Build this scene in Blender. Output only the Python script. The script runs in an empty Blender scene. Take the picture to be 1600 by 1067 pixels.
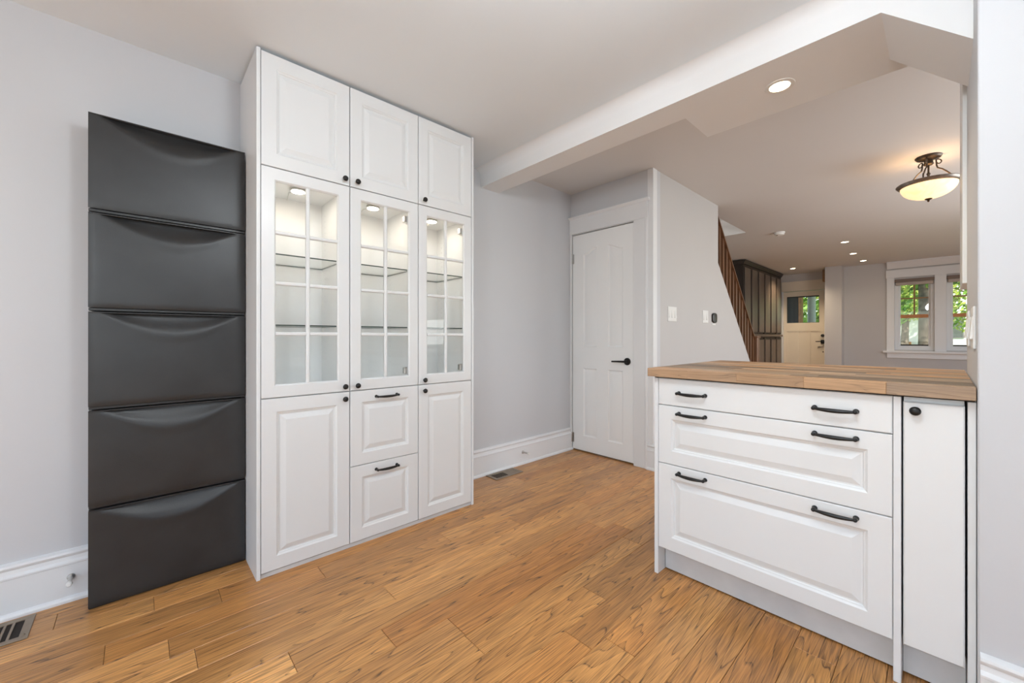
import bpy, bmesh, math, random
from math import sin, cos, pi, radians
from mathutils import Vector, Matrix

random.seed(7)
scene = bpy.context.scene
COL = scene.collection

# ------------------------------------------------------------------ camera
CAM_H = 1.07
cam_d = bpy.data.cameras.new('camera')
cam_d.sensor_width = 36.0
cam_d.lens = 36.0 * 627.0 / 1600.0
cam_d.shift_y = -7.0 / 1600.0
cam_d.clip_start = 0.02
cam_d.clip_end = 500
cam = bpy.data.objects.new('camera', cam_d)
COL.objects.link(cam)
cam.location = (0, 0, CAM_H)
cam.rotation_euler = (radians(90), 0, radians(47.05))
scene.camera = cam

# ------------------------------------------------------------------ light
vs = scene.view_settings
vs.view_transform = 'Standard'
vs.look = 'None'
vs.gamma = 1.0
vs.use_curve_mapping = False
vs.exposure = 0.0
scene.cycles.transparent_max_bounces = 32

world = bpy.data.worlds.new('sky')
scene.world = world
world.use_nodes = True
wn = world.node_tree
wn.nodes.clear()
wo = wn.nodes.new('ShaderNodeOutputWorld')
wb = wn.nodes.new('ShaderNodeBackground')
ws = wn.nodes.new('ShaderNodeTexSky')
ws.sky_type = 'NISHITA'
ws.sun_elevation = radians(52)
ws.sun_rotation = radians(200)
ws.sun_disc = False
wb.inputs['Strength'].default_value = 0.32
wn.links.new(ws.outputs[0], wb.inputs[0])
wn.links.new(wb.outputs[0], wo.inputs[0])


def area(name, loc, rot, sx, sy, power, color):
    l = bpy.data.lights.new(name, 'AREA')
    l.shape = 'RECTANGLE'
    l.size, l.size_y = sx, sy
    l.energy = power
    l.color = color
    o = bpy.data.objects.new(name, l)
    COL.objects.link(o)
    o.location = loc
    o.rotation_euler = rot
    return o


sun_l = bpy.data.lights.new('sun', 'SUN')
sun_l.energy = 9.0
sun_l.angle = radians(2)
sun_l.color = (1, .95, .86)
sun = bpy.data.objects.new('sun', sun_l)
COL.objects.link(sun)
sun.rotation_euler = (radians(38), 0, radians(25))

# added fill lights at two invented openings of the dining room behind the camera
area('dining_fill_back', (-0.75, -2.33, 1.08), (radians(90), 0, 0), 2.1, 2.0, 15, (0.88, 0.94, 1.0))
area('dining_fill_side', (1.27, -0.55, 1.35), (radians(90), 0, radians(90)), 1.5, 1.3, 9, (0.88, 0.94, 1.0))
# added fill lights along the unseen side wall of the rooms beyond the island
area('living_fill', (1.60, 5.4, 1.4), (radians(90), 0, radians(90)), 2.0, 1.5, 52, (0.97, 0.98, 1.0))
area('kitchen_fill', (1.60, 3.3, 1.5), (radians(90), 0, radians(90)), 1.0, 1.1, 20, (0.95, 0.97, 1.0))
area('living_fill', (1.60, 8.4, 1.4), (radians(90), 0, radians(90)), 1.6, 1.5, 8, (0.97, 0.98, 1.0))
# daylight coming down the stair shaft from the upper floor
area('stair_shaft_daylight', (-2.3, 4.4, 4.85), (0, 0, 0), 1.0, 2.4, 40, (1.0, 0.97, 0.92))

# ------------------------------------------------------------------ materials
MATS = {}


def nt(name):
    m = bpy.data.materials.new(name)
    m.use_nodes = True
    t = m.node_tree
    return m, t, t.nodes['Principled BSDF'], t.nodes['Material Output']


def mat(name, col, rough=0.5, metal=0.0, var=0.03, scale=6.0, bump=0.0, bscale=60.0, spec=0.5, coat=0.0):
    """plain painted / moulded material with a little procedural tone variation and relief"""
    m, t, b, out = nt(name)
    n = t.nodes.new('ShaderNodeTexNoise')
    n.inputs['Scale'].default_value = scale
    n.inputs['Detail'].default_value = 4
    tc = t.nodes.new('ShaderNodeTexCoord')
    t.links.new(tc.outputs['Object'], n.inputs['Vector'])
    r = t.nodes.new('ShaderNodeValToRGB')
    c0 = [max(0, c * (1 - var)) for c in col]
    c1 = [min(1, c * (1 + var)) for c in col]
    r.color_ramp.elements[0].position = 0.3
    r.color_ramp.elements[1].position = 0.7
    r.color_ramp.elements[0].color = (*c0, 1)
    r.color_ramp.elements[1].color = (*c1, 1)
    t.links.new(n.outputs['Fac'], r.inputs['Fac'])
    t.links.new(r.outputs['Color'], b.inputs['Base Color'])
    b.inputs['Roughness'].default_value = rough
    b.inputs['Metallic'].default_value = metal
    b.inputs['Specular IOR Level'].default_value = spec
    b.inputs['Coat Weight'].default_value = coat
    if bump:
        n2 = t.nodes.new('ShaderNodeTexNoise')
        n2.inputs['Scale'].default_value = bscale
        n2.inputs['Detail'].default_value = 3
        t.links.new(tc.outputs['Object'], n2.inputs['Vector'])
        bp = t.nodes.new('ShaderNodeBump')
        bp.inputs['Strength'].default_value = bump
        bp.inputs['Distance'].default_value = 0.002
        t.links.new(n2.outputs['Fac'], bp.inputs['Height'])
        t.links.new(bp.outputs['Normal'], b.inputs['Normal'])
    MATS[name] = m
    return m


def emit(name, col, strength):
    m, t, b, out = nt(name)
    b.inputs['Base Color'].default_value = (*col, 1)
    b.inputs['Emission Color'].default_value = (*col, 1)
    b.inputs['Emission Strength'].default_value = strength
    b.inputs['Roughness'].default_value = 0.3
    MATS[name] = m
    return m


def glass(name, tint=(1, 1, 1), refl=1.0):
    m, t, b, out = nt(name)
    t.nodes.remove(b)
    tr = t.nodes.new('ShaderNodeBsdfTransparent')
    tr.inputs['Color'].default_value = (*tint, 1)
    gl = t.nodes.new('ShaderNodeBsdfGlossy')
    gl.inputs['Roughness'].default_value = 0.02
    fr = t.nodes.new('ShaderNodeFresnel')
    # the same reflectance on both faces of the sheet
    ge = t.nodes.new('ShaderNodeNewGeometry')
    io = t.nodes.new('ShaderNodeMath')
    io.operation = 'MULTIPLY_ADD'
    io.inputs[1].default_value = 1 / 1.45 - 1.45
    io.inputs[2].default_value = 1.45
    t.links.new(ge.outputs['Backfacing'], io.inputs[0])
    t.links.new(io.outputs[0], fr.inputs['IOR'])
    ml = t.nodes.new('ShaderNodeMath')
    ml.operation = 'MULTIPLY'
    ml.inputs[1].default_value = refl
    mx = t.nodes.new('ShaderNodeMixShader')
    t.links.new(fr.outputs[0], ml.inputs[0])
    t.links.new(ml.outputs[0], mx.inputs[0])
    t.links.new(tr.outputs[0], mx.inputs[1])
    t.links.new(gl.outputs[0], mx.inputs[2])
    t.links.new(mx.outputs[0], out.inputs['Surface'])
    MATS[name] = m
    return m


def wood(name, light, mid, dark, axis='Y', ring=9.0, sx=9.0, sl=0.9, rough=0.35, use_obj=True, line=0.5, pore=0.35):
    """oak: contour lines of a stretched noise make the cathedral grain; object colour tints each board"""
    m, t, b, out = nt(name)
    L = t.links.new
    tc = t.nodes.new('ShaderNodeTexCoord')
    oi = t.nodes.new('ShaderNodeObjectInfo')
    mp = t.nodes.new('ShaderNodeMapping')
    s = {'X': (sl, sx, sx), 'Y': (sx, sl, sx), 'Z': (sx, sx, sl)}[axis]
    mp.inputs['Scale'].default_value = s
    mul = t.nodes.new('ShaderNodeVectorMath')
    mul.operation = 'SCALE'
    mul.inputs[0].default_value = (37.0, 53.0, 91.0)
    L(oi.outputs['Random'], mul.inputs['Scale'])
    add = t.nodes.new('ShaderNodeVectorMath')
    add.operation = 'ADD'
    L(tc.outputs['Object'], mp.inputs['Vector'])
    L(mp.outputs['Vector'], add.inputs[0])
    L(mul.outputs['Vector'], add.inputs[1])
    n1 = t.nodes.new('ShaderNodeTexNoise')
    n1.inputs['Scale'].default_value = 1.0
    n1.inputs['Detail'].default_value = 1.6
    n1.inputs['Roughness'].default_value = 0.45
    L(add.outputs[0], n1.inputs['Vector'])
    k = t.nodes.new('ShaderNodeMath')
    k.operation = 'MULTIPLY'
    k.inputs[1].default_value = ring * 2
    L(n1.outputs['Fac'], k.inputs[0])
    pp = t.nodes.new('ShaderNodeMath')
    pp.operation = 'FRACT'
    L(k.outputs[0], pp.inputs[0])
    rr = t.nodes.new('ShaderNodeValToRGB')
    e = rr.color_ramp.elements
    e[0].position = 0.0
    e[0].color = (0, 0, 0, 1)
    e[1].position = 1.0
    e[1].color = (0.6, 0.6, 0.6, 1)
    q = rr.color_ramp.elements.new(0.12)
    q.color = (1, 1, 1, 1)
    q = rr.color_ramp.elements.new(0.6)
    q.color = (0.85, 0.85, 0.85, 1)
    L(pp.outputs[0], rr.inputs['Fac'])
    # pores: very stretched fine noise
    mp2 = t.nodes.new('ShaderNodeMapping')
    s2 = {'X': (9, 330, 330), 'Y': (330, 9, 330), 'Z': (330, 330, 9)}[axis]
    mp2.inputs['Scale'].default_value = s2
    L(tc.outputs['Object'], mp2.inputs['Vector'])
    add2 = t.nodes.new('ShaderNodeVectorMath')
    add2.operation = 'ADD'
    L(mp2.outputs['Vector'], add2.inputs[0])
    L(mul.outputs['Vector'], add2.inputs[1])
    n2 = t.nodes.new('ShaderNodeTexNoise')
    n2.inputs['Scale'].default_value = 1.0
    n2.inputs['Detail'].default_value = 2
    L(add2.outputs[0], n2.inputs['Vector'])
    # broad stains
    n3 = t.nodes.new('ShaderNodeTexNoise')
    n3.inputs['Scale'].default_value = 0.55
    n3.inputs['Detail'].default_value = 3
    L(add.outputs[0], n3.inputs['Vector'])
    c1 = t.nodes.new('ShaderNodeValToRGB')
    c1.color_ramp.elements[0].position = 0.32
    c1.color_ramp.elements[1].position = 0.68
    c1.color_ramp.elements[0].color = (*mid, 1)
    c1.color_ramp.elements[1].color = (*light, 1)
    L(n3.outputs['Fac'], c1.inputs['Fac'])
    # grain line mask = (1-ring) * line * pore-modulation
    inv = t.nodes.new('ShaderNodeMath')
    inv.operation = 'SUBTRACT'
    inv.inputs[0].default_value = 1.0
    L(rr.outputs['Color'], inv.inputs[1])
    pr = t.nodes.new('ShaderNodeMapRange')
    pr.inputs['From Min'].default_value = 0.35
    pr.inputs['From Max'].default_value = 0.62
    L(n2.outputs['Fac'], pr.inputs['Value'])
    pm = t.nodes.new('ShaderNodeMath')
    pm.operation = 'MULTIPLY_ADD'
    pm.inputs[1].default_value = 0.55
    pm.inputs[2].default_value = 0.45
    L(pr.outputs[0], pm.inputs[0])
    mm = t.nodes.new('ShaderNodeMath')
    mm.operation = 'MULTIPLY'
    L(inv.outputs[0], mm.inputs[0])
    L(pm.outputs[0], mm.inputs[1])
    ml = t.nodes.new('ShaderNodeMath')
    ml.operation = 'MULTIPLY'
    ml.inputs[1].default_value = line
    L(mm.outputs[0], ml.inputs[0])
    pa = t.nodes.new('ShaderNodeMath')
    pa.operation = 'MULTIPLY_ADD'
    pa.inputs[1].default_value = pore * 0.35
    L(pr.outputs[0], pa.inputs[0])
    L(ml.outputs[0], pa.inputs[2])
    pa.use_clamp = True
    mx = t.nodes.new('ShaderNodeMix')
    mx.data_type = 'RGBA'
    L(pa.outputs[0], mx.inputs['Factor'])
    L(c1.outputs['Color'], mx.inputs['A'])
    mx.inputs['B'].default_value = (*dark, 1)
    fin = mx.outputs['Result']
    if use_obj:
        tint = t.nodes.new('ShaderNodeMix')
        tint.data_type = 'RGBA'
        tint.blend_type = 'MULTIPLY'
        tint.inputs['Factor'].default_value = 1.0
        L(fin, tint.inputs['A'])
        L(oi.outputs['Color'], tint.inputs['B'])
        fin = tint.outputs['Result']
    L(fin, b.inputs['Base Color'])
    b.inputs['Roughness'].default_value = rough
    bp = t.nodes.new('ShaderNodeBump')
    bp.inputs['Strength'].default_value = 0.25
    bp.inputs['Distance'].default_value = 0.001
    bp.invert = True
    L(pa.outputs[0], bp.inputs['Height'])
    L(bp.outputs['Normal'], b.inputs['Normal'])
    MATS[name] = m
    return m


mat('wall_paint', (0.575, 0.585, 0.605), 0.55, var=0.008, scale=2, bump=0.06, bscale=180)
mat('hall_paint', (0.53, 0.515, 0.505), 0.55, var=0.01, scale=2, bump=0.05, bscale=180)
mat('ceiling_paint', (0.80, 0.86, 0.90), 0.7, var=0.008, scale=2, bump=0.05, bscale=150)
mat('beam_paint', (0.79, 0.80, 0.805), 0.7, var=0.008, scale=2, bump=0.05, bscale=150)
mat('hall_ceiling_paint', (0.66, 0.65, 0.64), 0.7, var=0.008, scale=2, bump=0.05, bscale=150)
mat('trim_paint', (0.76, 0.77, 0.78), 0.35, var=0.01, scale=3)
mat('door_paint', (0.85, 0.86, 0.86), 0.38, var=0.01, scale=3)
mat('cabinet_white', (0.735, 0.75, 0.755), 0.32, var=0.006, scale=3)
mat('cabinet_side', (0.735, 0.75, 0.76), 0.4, var=0.006, scale=3)
mat('cabinet_interior', (0.89, 0.90, 0.90), 0.4, var=0.006, scale=3)  # paler copy of the cabinet white, lit look of the interiors put into colour
mat('plinth_grey', (0.58, 0.585, 0.59), 0.4, var=0.04, scale=14)
mat('gap_shade', (0.04, 0.04, 0.04), 0.8)
mat('black_iron', (0.012, 0.012, 0.012), 0.38, metal=0.3, var=0.2, scale=40)
mat('black_plastic', (0.022, 0.022, 0.0225), 0.38, var=0.25, scale=5, bump=0.12, bscale=260)
mat('steel', (0.55, 0.54, 0.52), 0.3, metal=1.0, var=0.05)
mat('white_rubber', (0.8, 0.8, 0.78), 0.6)
mat('white_plastic', (0.78, 0.78, 0.76), 0.35, var=0.01)
mat('vent_metal', (0.28, 0.22, 0.165), 0.45, metal=0.5, var=0.08, scale=20)
mat('vent_dark', (0.018, 0.013, 0.01), 0.9)
mat('seam_dark', (0.045, 0.026, 0.014), 0.9)
mat('bronze', (0.085, 0.065, 0.05), 0.35, metal=0.85, var=0.25, scale=30)
mat('rim_pewter', (0.26, 0.235, 0.21), 0.3, metal=0.8, var=0.25, scale=25)
mat('blind_fabric', (0.46, 0.40, 0.36), 0.8, var=0.05, scale=60)
mat('blind_box', (0.20, 0.15, 0.12), 0.6)
mat('sash_orange', (0.50, 0.20, 0.06), 0.4, var=0.12, scale=15)
mat('sash_brown', (0.30, 0.16, 0.06), 0.5, var=0.1)
mat('front_door_cream', (0.74, 0.665, 0.55), 0.45, var=0.01)
mat('thermostat_black', (0.012, 0.008, 0.006), 0.3)
mat('leaf_green', (0.20, 0.36, 0.06), 0.6, var=0.5, scale=3)
mat('leaf_yellow', (0.42, 0.50, 0.09), 0.6, var=0.4, scale=3)
mat('bark', (0.17, 0.135, 0.105), 0.9, var=0.5, scale=9, bump=0.8, bscale=22)
mat('lawn', (0.16, 0.28, 0.06), 0.9, var=0.4, scale=2)
mat('pavement', (0.40, 0.39, 0.37), 0.9, var=0.1)
mat('house_white', (0.75, 0.75, 0.73), 0.7)
mat('house_brick', (0.42, 0.20, 0.10), 0.8, var=0.2, scale=12)
mat('roof_grey', (0.16, 0.155, 0.15), 0.8, var=0.2)
mat('porch_dark', (0.035, 0.032, 0.03), 0.8)
mat('porch_white', (0.60, 0.58, 0.56), 0.6, var=0.08)
mat('shelf_edge', (0.05, 0.075, 0.065), 0.2)
emit('pot_glow', (1.0, 0.80, 0.52), 16.0)
emit('puck_glow', (1.0, 0.88, 0.72), 72.0)
emit('dome_glow', (0.89, 0.955, 1.0), 53.0)
emit('fill_globe_glow', (0.86, 0.94, 1.0), 36.0)
glass('pane_glass', (0.995, 0.997, 0.996), 0.7)
glass('shelf_glass', (0.985, 0.993, 0.988), 0.7)
glass('window_glass', (0.97, 0.98, 0.97), 0.8)
wood('oak_floor', (0.80, 0.405, 0.135), (0.50, 0.23, 0.07), (0.075, 0.034, 0.014), 'Y', ring=11, sx=9, sl=0.6, rough=0.30, line=0.9, pore=1.0)
wood('oak_worktop', (0.43, 0.29, 0.18), (0.28, 0.195, 0.13), (0.085, 0.06, 0.042), 'X', ring=6, sx=18, sl=1.6, rough=0.42, line=0.6)
wood('stair_wood', (0.22, 0.105, 0.05), (0.12, 0.055, 0.025), (0.03, 0.014, 0.008), 'Z', ring=4, sx=20, sl=1.5, rough=0.35, use_obj=False)
wood('wardrobe_wood', (0.155, 0.115, 0.09), (0.095, 0.07, 0.055), (0.03, 0.02, 0.015), 'Z', ring=4, sx=12, sl=1.0, rough=0.38, use_obj=False)
wood('wardrobe_dark', (0.03, 0.018, 0.012), (0.02, 0.012, 0.008), (0.008, 0.005, 0.004), 'Z', rough=0.5, use_obj=False)

# alabaster bowl of the ceiling lamp: swirled translucent glass lit from within
m, t, b, out = nt('bowl_glow')
tc = t.nodes.new('ShaderNodeTexCoord')
nz = t.nodes.new('ShaderNodeTexNoise')
nz.inputs['Scale'].default_value = 9
nz.inputs['Detail'].default_value = 4
nz.inputs['Distortion'].default_value = 1.5
rp = t.nodes.new('ShaderNodeValToRGB')
rp.color_ramp.elements[0].color = (1.0, 0.60, 0.26, 1)
rp.color_ramp.elements[1].color = (1.0, 0.84, 0.56, 1)
t.links.new(tc.outputs['Object'], nz.inputs['Vector'])
t.links.new(nz.outputs['Fac'], rp.inputs['Fac'])
t.links.new(rp.outputs['Color'], b.inputs['Base Color'])
t.links.new(rp.outputs['Color'], b.inputs['Emission Color'])
b.inputs['Emission Strength'].default_value = 1.05
b.inputs['Roughness'].default_value = 0.25
MATS['bowl_glow'] = m

# ------------------------------------------------------------------ mesh helpers
ORG = {}


def org(o):
    return ORG.get(o.name, Vector((0, 0, 0))) if o is not None else Vector((0, 0, 0))


def tag(o, label, cat, group=None):
    o['label'] = label
    o['category'] = cat
    if group:
        o['group'] = group
    return o


def thing(name, label, cat, loc=(0, 0, 0), group=None):
    o = bpy.data.objects.new(name, None)
    o.empty_display_size = 0.05
    COL.objects.link(o)
    o.location = loc
    ORG[o.name] = Vector(loc)
    return tag(o, label, cat, group)


def struct(o):
    o['kind'] = 'structure'
    return o


class MB:
    def __init__(s):
        s.v = []
        s.f = []
        s.m = []

    def add(s, vs_, fs, mi=0):
        k = len(s.v)
        s.v += [tuple(p) for p in vs_]
        s.f += [tuple(i + k for i in f) for f in fs]
        s.m += [mi] * len(fs)
        return s

    def box(s, x0, x1, y0, y1, z0, z1, mi=0):
        p = [(x, y, z) for z in (z0, z1) for y in (y0, y1) for x in (x0, x1)]
        return s.add(p, [(0, 2, 3, 1), (4, 5, 7, 6), (0, 1, 5, 4), (2, 6, 7, 3), (0, 4, 6, 2), (1, 3, 7, 5)], mi)

    def cham(s, x0, x1, y0, y1, z0, z1, c=0.0015, mi=0):
        """box with chamfered edges on all sides (24 verts)"""
        V = []
        idx = {}
        for zi, z in enumerate((z0, z1)):
            for yi, y in enumerate((y0, y1)):
                for xi, x in enumerate((x0, x1)):
                    sx, sy, sz = (1 - 2 * xi), (1 - 2 * yi), (1 - 2 * zi)
                    for a in range(3):
                        d = [c * sx, c * sy, c * sz]
                        d[a] = 0
                        idx[(xi, yi, zi, a)] = len(V)
                        V.append((x + d[0], y + d[1], z + d[2]))
        F = []
        for a in range(3):
            o = [i for i in range(3) if i != a]
            for e in (0, 1):
                q = []
                for (i, j) in ((0, 0), (1, 0), (1, 1), (0, 1)):
                    k = [0, 0, 0]
                    k[a] = e
                    k[o[0]] = i
                    k[o[1]] = j
                    q.append(idx[(*k, a)])
                F.append(q)
        for a in range(3):      # edges along axis a
            o = [i for i in range(3) if i != a]
            for i in (0, 1):
                for j in (0, 1):
                    k0 = [0, 0, 0]
                    k1 = [0, 0, 0]
                    k0[a], k1[a] = 0, 1
                    for k in (k0, k1):
                        k[o[0]] = i
                        k[o[1]] = j
                    F.append((idx[(*k0, o[0])], idx[(*k1, o[0])], idx[(*k1, o[1])], idx[(*k0, o[1])]))
        for xi in (0, 1):
            for yi in (0, 1):
                for zi in (0, 1):
                    F.append(tuple(idx[(xi, yi, zi, a)] for a in range(3)))
        return s.add(V, F, mi)

    def rings(s, rs, close=True, cap0=True, cap1=True, mi=0):
        """rs: list of rings, each a list of points of the same length"""
        n = len(rs[0])
        k = len(s.v)
        for r in rs:
            s.v += [tuple(p) for p in r]
        for i in range(len(rs) - 1):
            for j in range(n if close else n - 1):
                a, b_ = k + i * n + j, k + i * n + (j + 1) % n
                s.f.append((a, b_, b_ + n, a + n))
                s.m.append(mi)
        if cap0:
            s.f.append(tuple(k + j for j in range(n)))
            s.m.append(mi)
        if cap1:
            s.f.append(tuple(k + (len(rs) - 1) * n + j for j in range(n)))
            s.m.append(mi)
        return s

    def lathe(s, prof, c=(0, 0, 0), axis='Z', seg=20, cap=True, mi=0):
        rs = []
        for r, h in prof:
            ring = []
            for i in range(seg):
                a = 2 * pi * i / seg
                p = (r * cos(a), r * sin(a), h)
                if axis == 'X':
                    p = (h, p[0], p[1])
                elif axis == '-Y':
                    p = (p[0], -h, p[1])
                elif axis == 'Y':
                    p = (p[0], h, p[1])
                ring.append((p[0] + c[0], p[1] + c[1], p[2] + c[2]))
            rs.append(ring)
        return s.rings(rs, True, cap, cap, mi)

    def tube(s, pts, rad, seg=8, mi=0):
        pts = [Vector(p) for p in pts]
        if not hasattr(rad, '__len__'):
            rad = [rad] * len(pts)
        rs = []
        up = None
        for i, p in enumerate(pts):
            d = (pts[min(i + 1, len(pts) - 1)] - pts[max(i - 1, 0)]).normalized()
            if up is None:
                up = d.orthogonal().normalized()
            up = (up - d * up.dot(d)).normalized()
            sd = d.cross(up)
            rs.append([p + (up * cos(2 * pi * k / seg) + sd * sin(2 * pi * k / seg)) * rad[i] for k in range(seg)])
        return s.rings(rs, mi=mi)

    def extr(s, poly, axis, a0, a1, mi=0):
        """poly: 2-D outline; extruded along axis ('X': poly=(y,z), 'Y': (x,z), 'Z': (x,y))"""
        def P(p, a):
            return {'X': (a, p[0], p[1]), 'Y': (p[0], a, p[1]), 'Z': (p[0], p[1], a)}[axis]
        return s.rings([[P(p, a0) for p in poly], [P(p, a1) for p in poly]], mi=mi)

    def mesh(s, name, mats, o=Vector((0, 0, 0)), smooth=False, ang=40):
        me = bpy.data.meshes.new(name)
        me.from_pydata([(p[0] - o[0], p[1] - o[1], p[2] - o[2]) for p in s.v], [], s.f)
        for mm_ in (mats if isinstance(mats, (list, tuple)) else [mats]):
            me.materials.append(MATS[mm_])
        for p, i in zip(me.polygons, s.m):
            p.material_index = i
        bm = bmesh.new()
        bm.from_mesh(me)
        bmesh.ops.recalc_face_normals(bm, faces=bm.faces)
        if smooth:
            for f in bm.faces:
                f.smooth = True
            for e in bm.edges:
                if len(e.link_faces) == 2 and e.calc_face_angle(0) > radians(ang):
                    e.smooth = False
        bm.to_mesh(me)
        bm.free()
        return me

    def build(s, name, mats, parent=None, smooth=False, ang=40, at=None):
        """one mesh object; coordinates of s are world coordinates"""
        o = org(parent) if parent is not None else Vector(at or (0, 0, 0))
        ob = bpy.data.objects.new(name, s.mesh(name, mats, o, smooth, ang))
        COL.objects.link(ob)
        ORG[ob.name] = o.copy()
        if parent is not None:
            ob.parent = parent
        else:
            ob.location = o
        return ob


def inst(name, me, parent, world, rot=(0, 0, 0), label=None):
    """object on shared mesh data, at a world position, under its parent"""
    ob = bpy.data.objects.new(name, me)
    COL.objects.link(ob)
    w = Vector(world)
    ob.location = w - org(parent)
    ob.rotation_euler = rot
    ORG[ob.name] = w
    if parent is not None:
        ob.parent = parent
    if label:
        ob['label'] = label
    return ob


# ------------------------------------------------------------------ key dimensions (metres)
WL = -2.43       # left wall plane
CZ = 2.355       # dining-room ceiling
HZ = 2.43        # ceiling of the rooms beyond
YD = 3.03        # wall with the panel door
XS = -1.59       # stair wall plane
YR = 1.69        # wall stub on the right
XJ = 0.065       # jamb plane of that stub
YJ = 2.42        # back of the stub
BX0, BX1, BY0 = -2.43, 1.35, -2.4
XH = 1.5         # right wall of the rooms beyond
XB = -2.95       # left wall of the hall
YW = 10.05       # window wall
YF = 10.40       # front-door wall

# ------------------------------------------------------------------ shell
fl = struct(MB().box(-3.1, 1.6, -2.6, 10.6, -0.12, -0.012).build('floor', 'seam_dark'))

PW = 0.1165
tints = [(1.0, 1.0, 1.0), (0.95, 0.93, 0.9), (1.06, 1.06, 1.06), (0.89, 0.87, 0.87), (1.05, 0.99, 0.92), (0.97, 0.98, 1.0), (1.0, 0.95, 0.9)]
KNOWN = {  # board ends read from the photograph, by row of boards (x of the row's middle): y
    -2.276: [-0.228], -2.16: [0.046], -2.043: [0.248, 1.45], -1.927: [-0.084, 0.611, 2.0], -1.81: [-0.75, 0.077, 1.2], -1.694: [-0.9, 0.141, 1.6],
    -1.577: [0.768, 2.1], -1.461: [-0.55, 0.372, 1.35], -1.228: [0.86, 2.0]}
rows = []
x = -2.218 - 2 * PW
while x < BX1:
    rows.append(x)
    x += PW


def plank(x0, x1, y0, y1, tint):
    g = 0.0006
    cx_, cy_ = (x0 + x1) / 2, (y0 + y1) / 2
    b_ = MB().cham(x0 + g, x1 - g, y0 + g, y1 - g, -0.012, 0.0, 0.0012)
    o = b_.build('plank', 'oak_floor', None, at=(cx_, cy_, 0))
    o.parent = fl
    o.color = (*tint, 1)


for i, x0 in enumerate(rows):
    xa, xb = max(x0, WL), min(x0 + PW, BX1)
    if xb - xa < 0.02:
        continue
    mid = x0 + PW / 2
    yend = YD if mid < XS else 4.4
    ends = next((list(v) for k, v in KNOWN.items() if abs(k - mid) < 0.03), None)
    if ends is None:
        ends = []
        y = BY0 + random.uniform(0.3, 1.1)
        while y < yend - 0.35:
            ends.append(y)
            y += random.uniform(0.75, 1.45)
    else:
        y = ends[0] - random.uniform(0.8, 1.2)
        while y > BY0 + .3:
            ends.insert(0, y)
            y -= random.uniform(0.8, 1.3)
        y = ends[-1] + random.uniform(0.8, 1.3)
        while y < yend - .3:
            ends.append(y)
            y += random.uniform(0.8, 1.3)
    cuts = [BY0] + ends + [yend]
    for a, b_ in zip(cuts, cuts[1:]):
        tt = random.choice(tints)
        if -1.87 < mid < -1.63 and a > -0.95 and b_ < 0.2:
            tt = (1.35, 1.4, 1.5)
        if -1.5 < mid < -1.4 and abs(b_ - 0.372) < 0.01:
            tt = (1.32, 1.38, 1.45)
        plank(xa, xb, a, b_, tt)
# the floor of the rooms beyond (hidden from here by the island): same boards, seen too far off to tell apart
MB().box(-2.95, 1.5, 4.4, 10.4, -0.012, 0.0).box(-2.95, XS, YD, 4.4, -0.012, 0.0).build('hall_boards', 'oak_floor').parent = fl

# ceilings
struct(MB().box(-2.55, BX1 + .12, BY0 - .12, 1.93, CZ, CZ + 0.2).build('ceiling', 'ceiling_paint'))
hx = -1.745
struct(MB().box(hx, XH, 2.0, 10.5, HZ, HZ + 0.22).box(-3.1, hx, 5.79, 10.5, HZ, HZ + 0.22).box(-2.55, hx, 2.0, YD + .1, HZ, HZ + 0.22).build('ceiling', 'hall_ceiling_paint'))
# dropped beam across the opening; it widens on the right, where the pot light sits
BZ = 2.222
bm_ = MB()
bm_.extr([(WL - .02, 1.93), (XJ + .01, 1.93), (XJ + .01, 2.40), (-0.925, 2.40), (-0.925, 2.11), (WL - .02, 2.11)], 'Z', BZ, HZ + .1)
bm_.extr([(1.94, 2.25), (1.93, 2.25)] + [(1.87 + .06 * sin(a * pi / 16), CZ + .001 - .06 * (1 - cos(a * pi / 16))) for a in range(7, -1, -1)] + [(1.87, CZ + .01), (1.94, CZ + .01)], 'X', WL, XJ)
beam = struct(bm_.build('ceiling_beam', 'beam_paint', None, True, 30))
# sloping corner under the beam where it meets the stub wall
struct(MB().extr([(-0.15, BZ), (XJ + .01, 2.002), (XJ + .01, BZ)], 'Y', 1.93, 2.285).build('trim_1', 'beam_paint'))

# walls of the dining room
struct(MB().box(WL - .12, WL, BY0 - .12, YD + .12, 0, HZ + .1).build('wall_left', 'wall_paint'))
struct(MB().cham(XJ, XH + .1, YR, YJ, 0, HZ + .1, 0.003).build('wall_right', 'wall_paint'))
b_ = MB()      # back wall with an opening added for its fill light
b_.box(WL, -1.85, BY0 - .12, BY0, 0, CZ).box(.35, BX1, BY0 - .12, BY0, 0, CZ).box(-1.85, .35, BY0 - .12, BY0, 2.1, CZ)
struct(b_.build('wall_back', 'wall_paint'))
b_ = MB()      # side wall with an opening added for its fill light
b_.box(BX1, BX1 + .12, BY0, -1.35, 0, CZ).box(BX1, BX1 + .12, .25, YR, 0, CZ).box(BX1, BX1 + .12, -1.35, .25, 0, .65).box(BX1, BX1 + .12, -1.35, .25, 2.05, CZ)
struct(b_.build('wall_side', 'wall_paint'))
# wall with the panel door (opening x -2.41..-1.755)
b_ = MB()
b_.box(WL, -2.413, YD, YD + .12, 0, HZ).box(-1.752, XS, YD, YD + .12, 0, HZ).box(-2.413, -1.752, YD, YD + .12, 2.035, HZ)
struct(b_.build('wall_door', 'wall_paint'))
# closet behind the panel door
struct(MB().box(-2.5, XS - .1, YD + .5, YD + .55, 0, HZ).build('wall_closet', 'wall_paint'))
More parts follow.
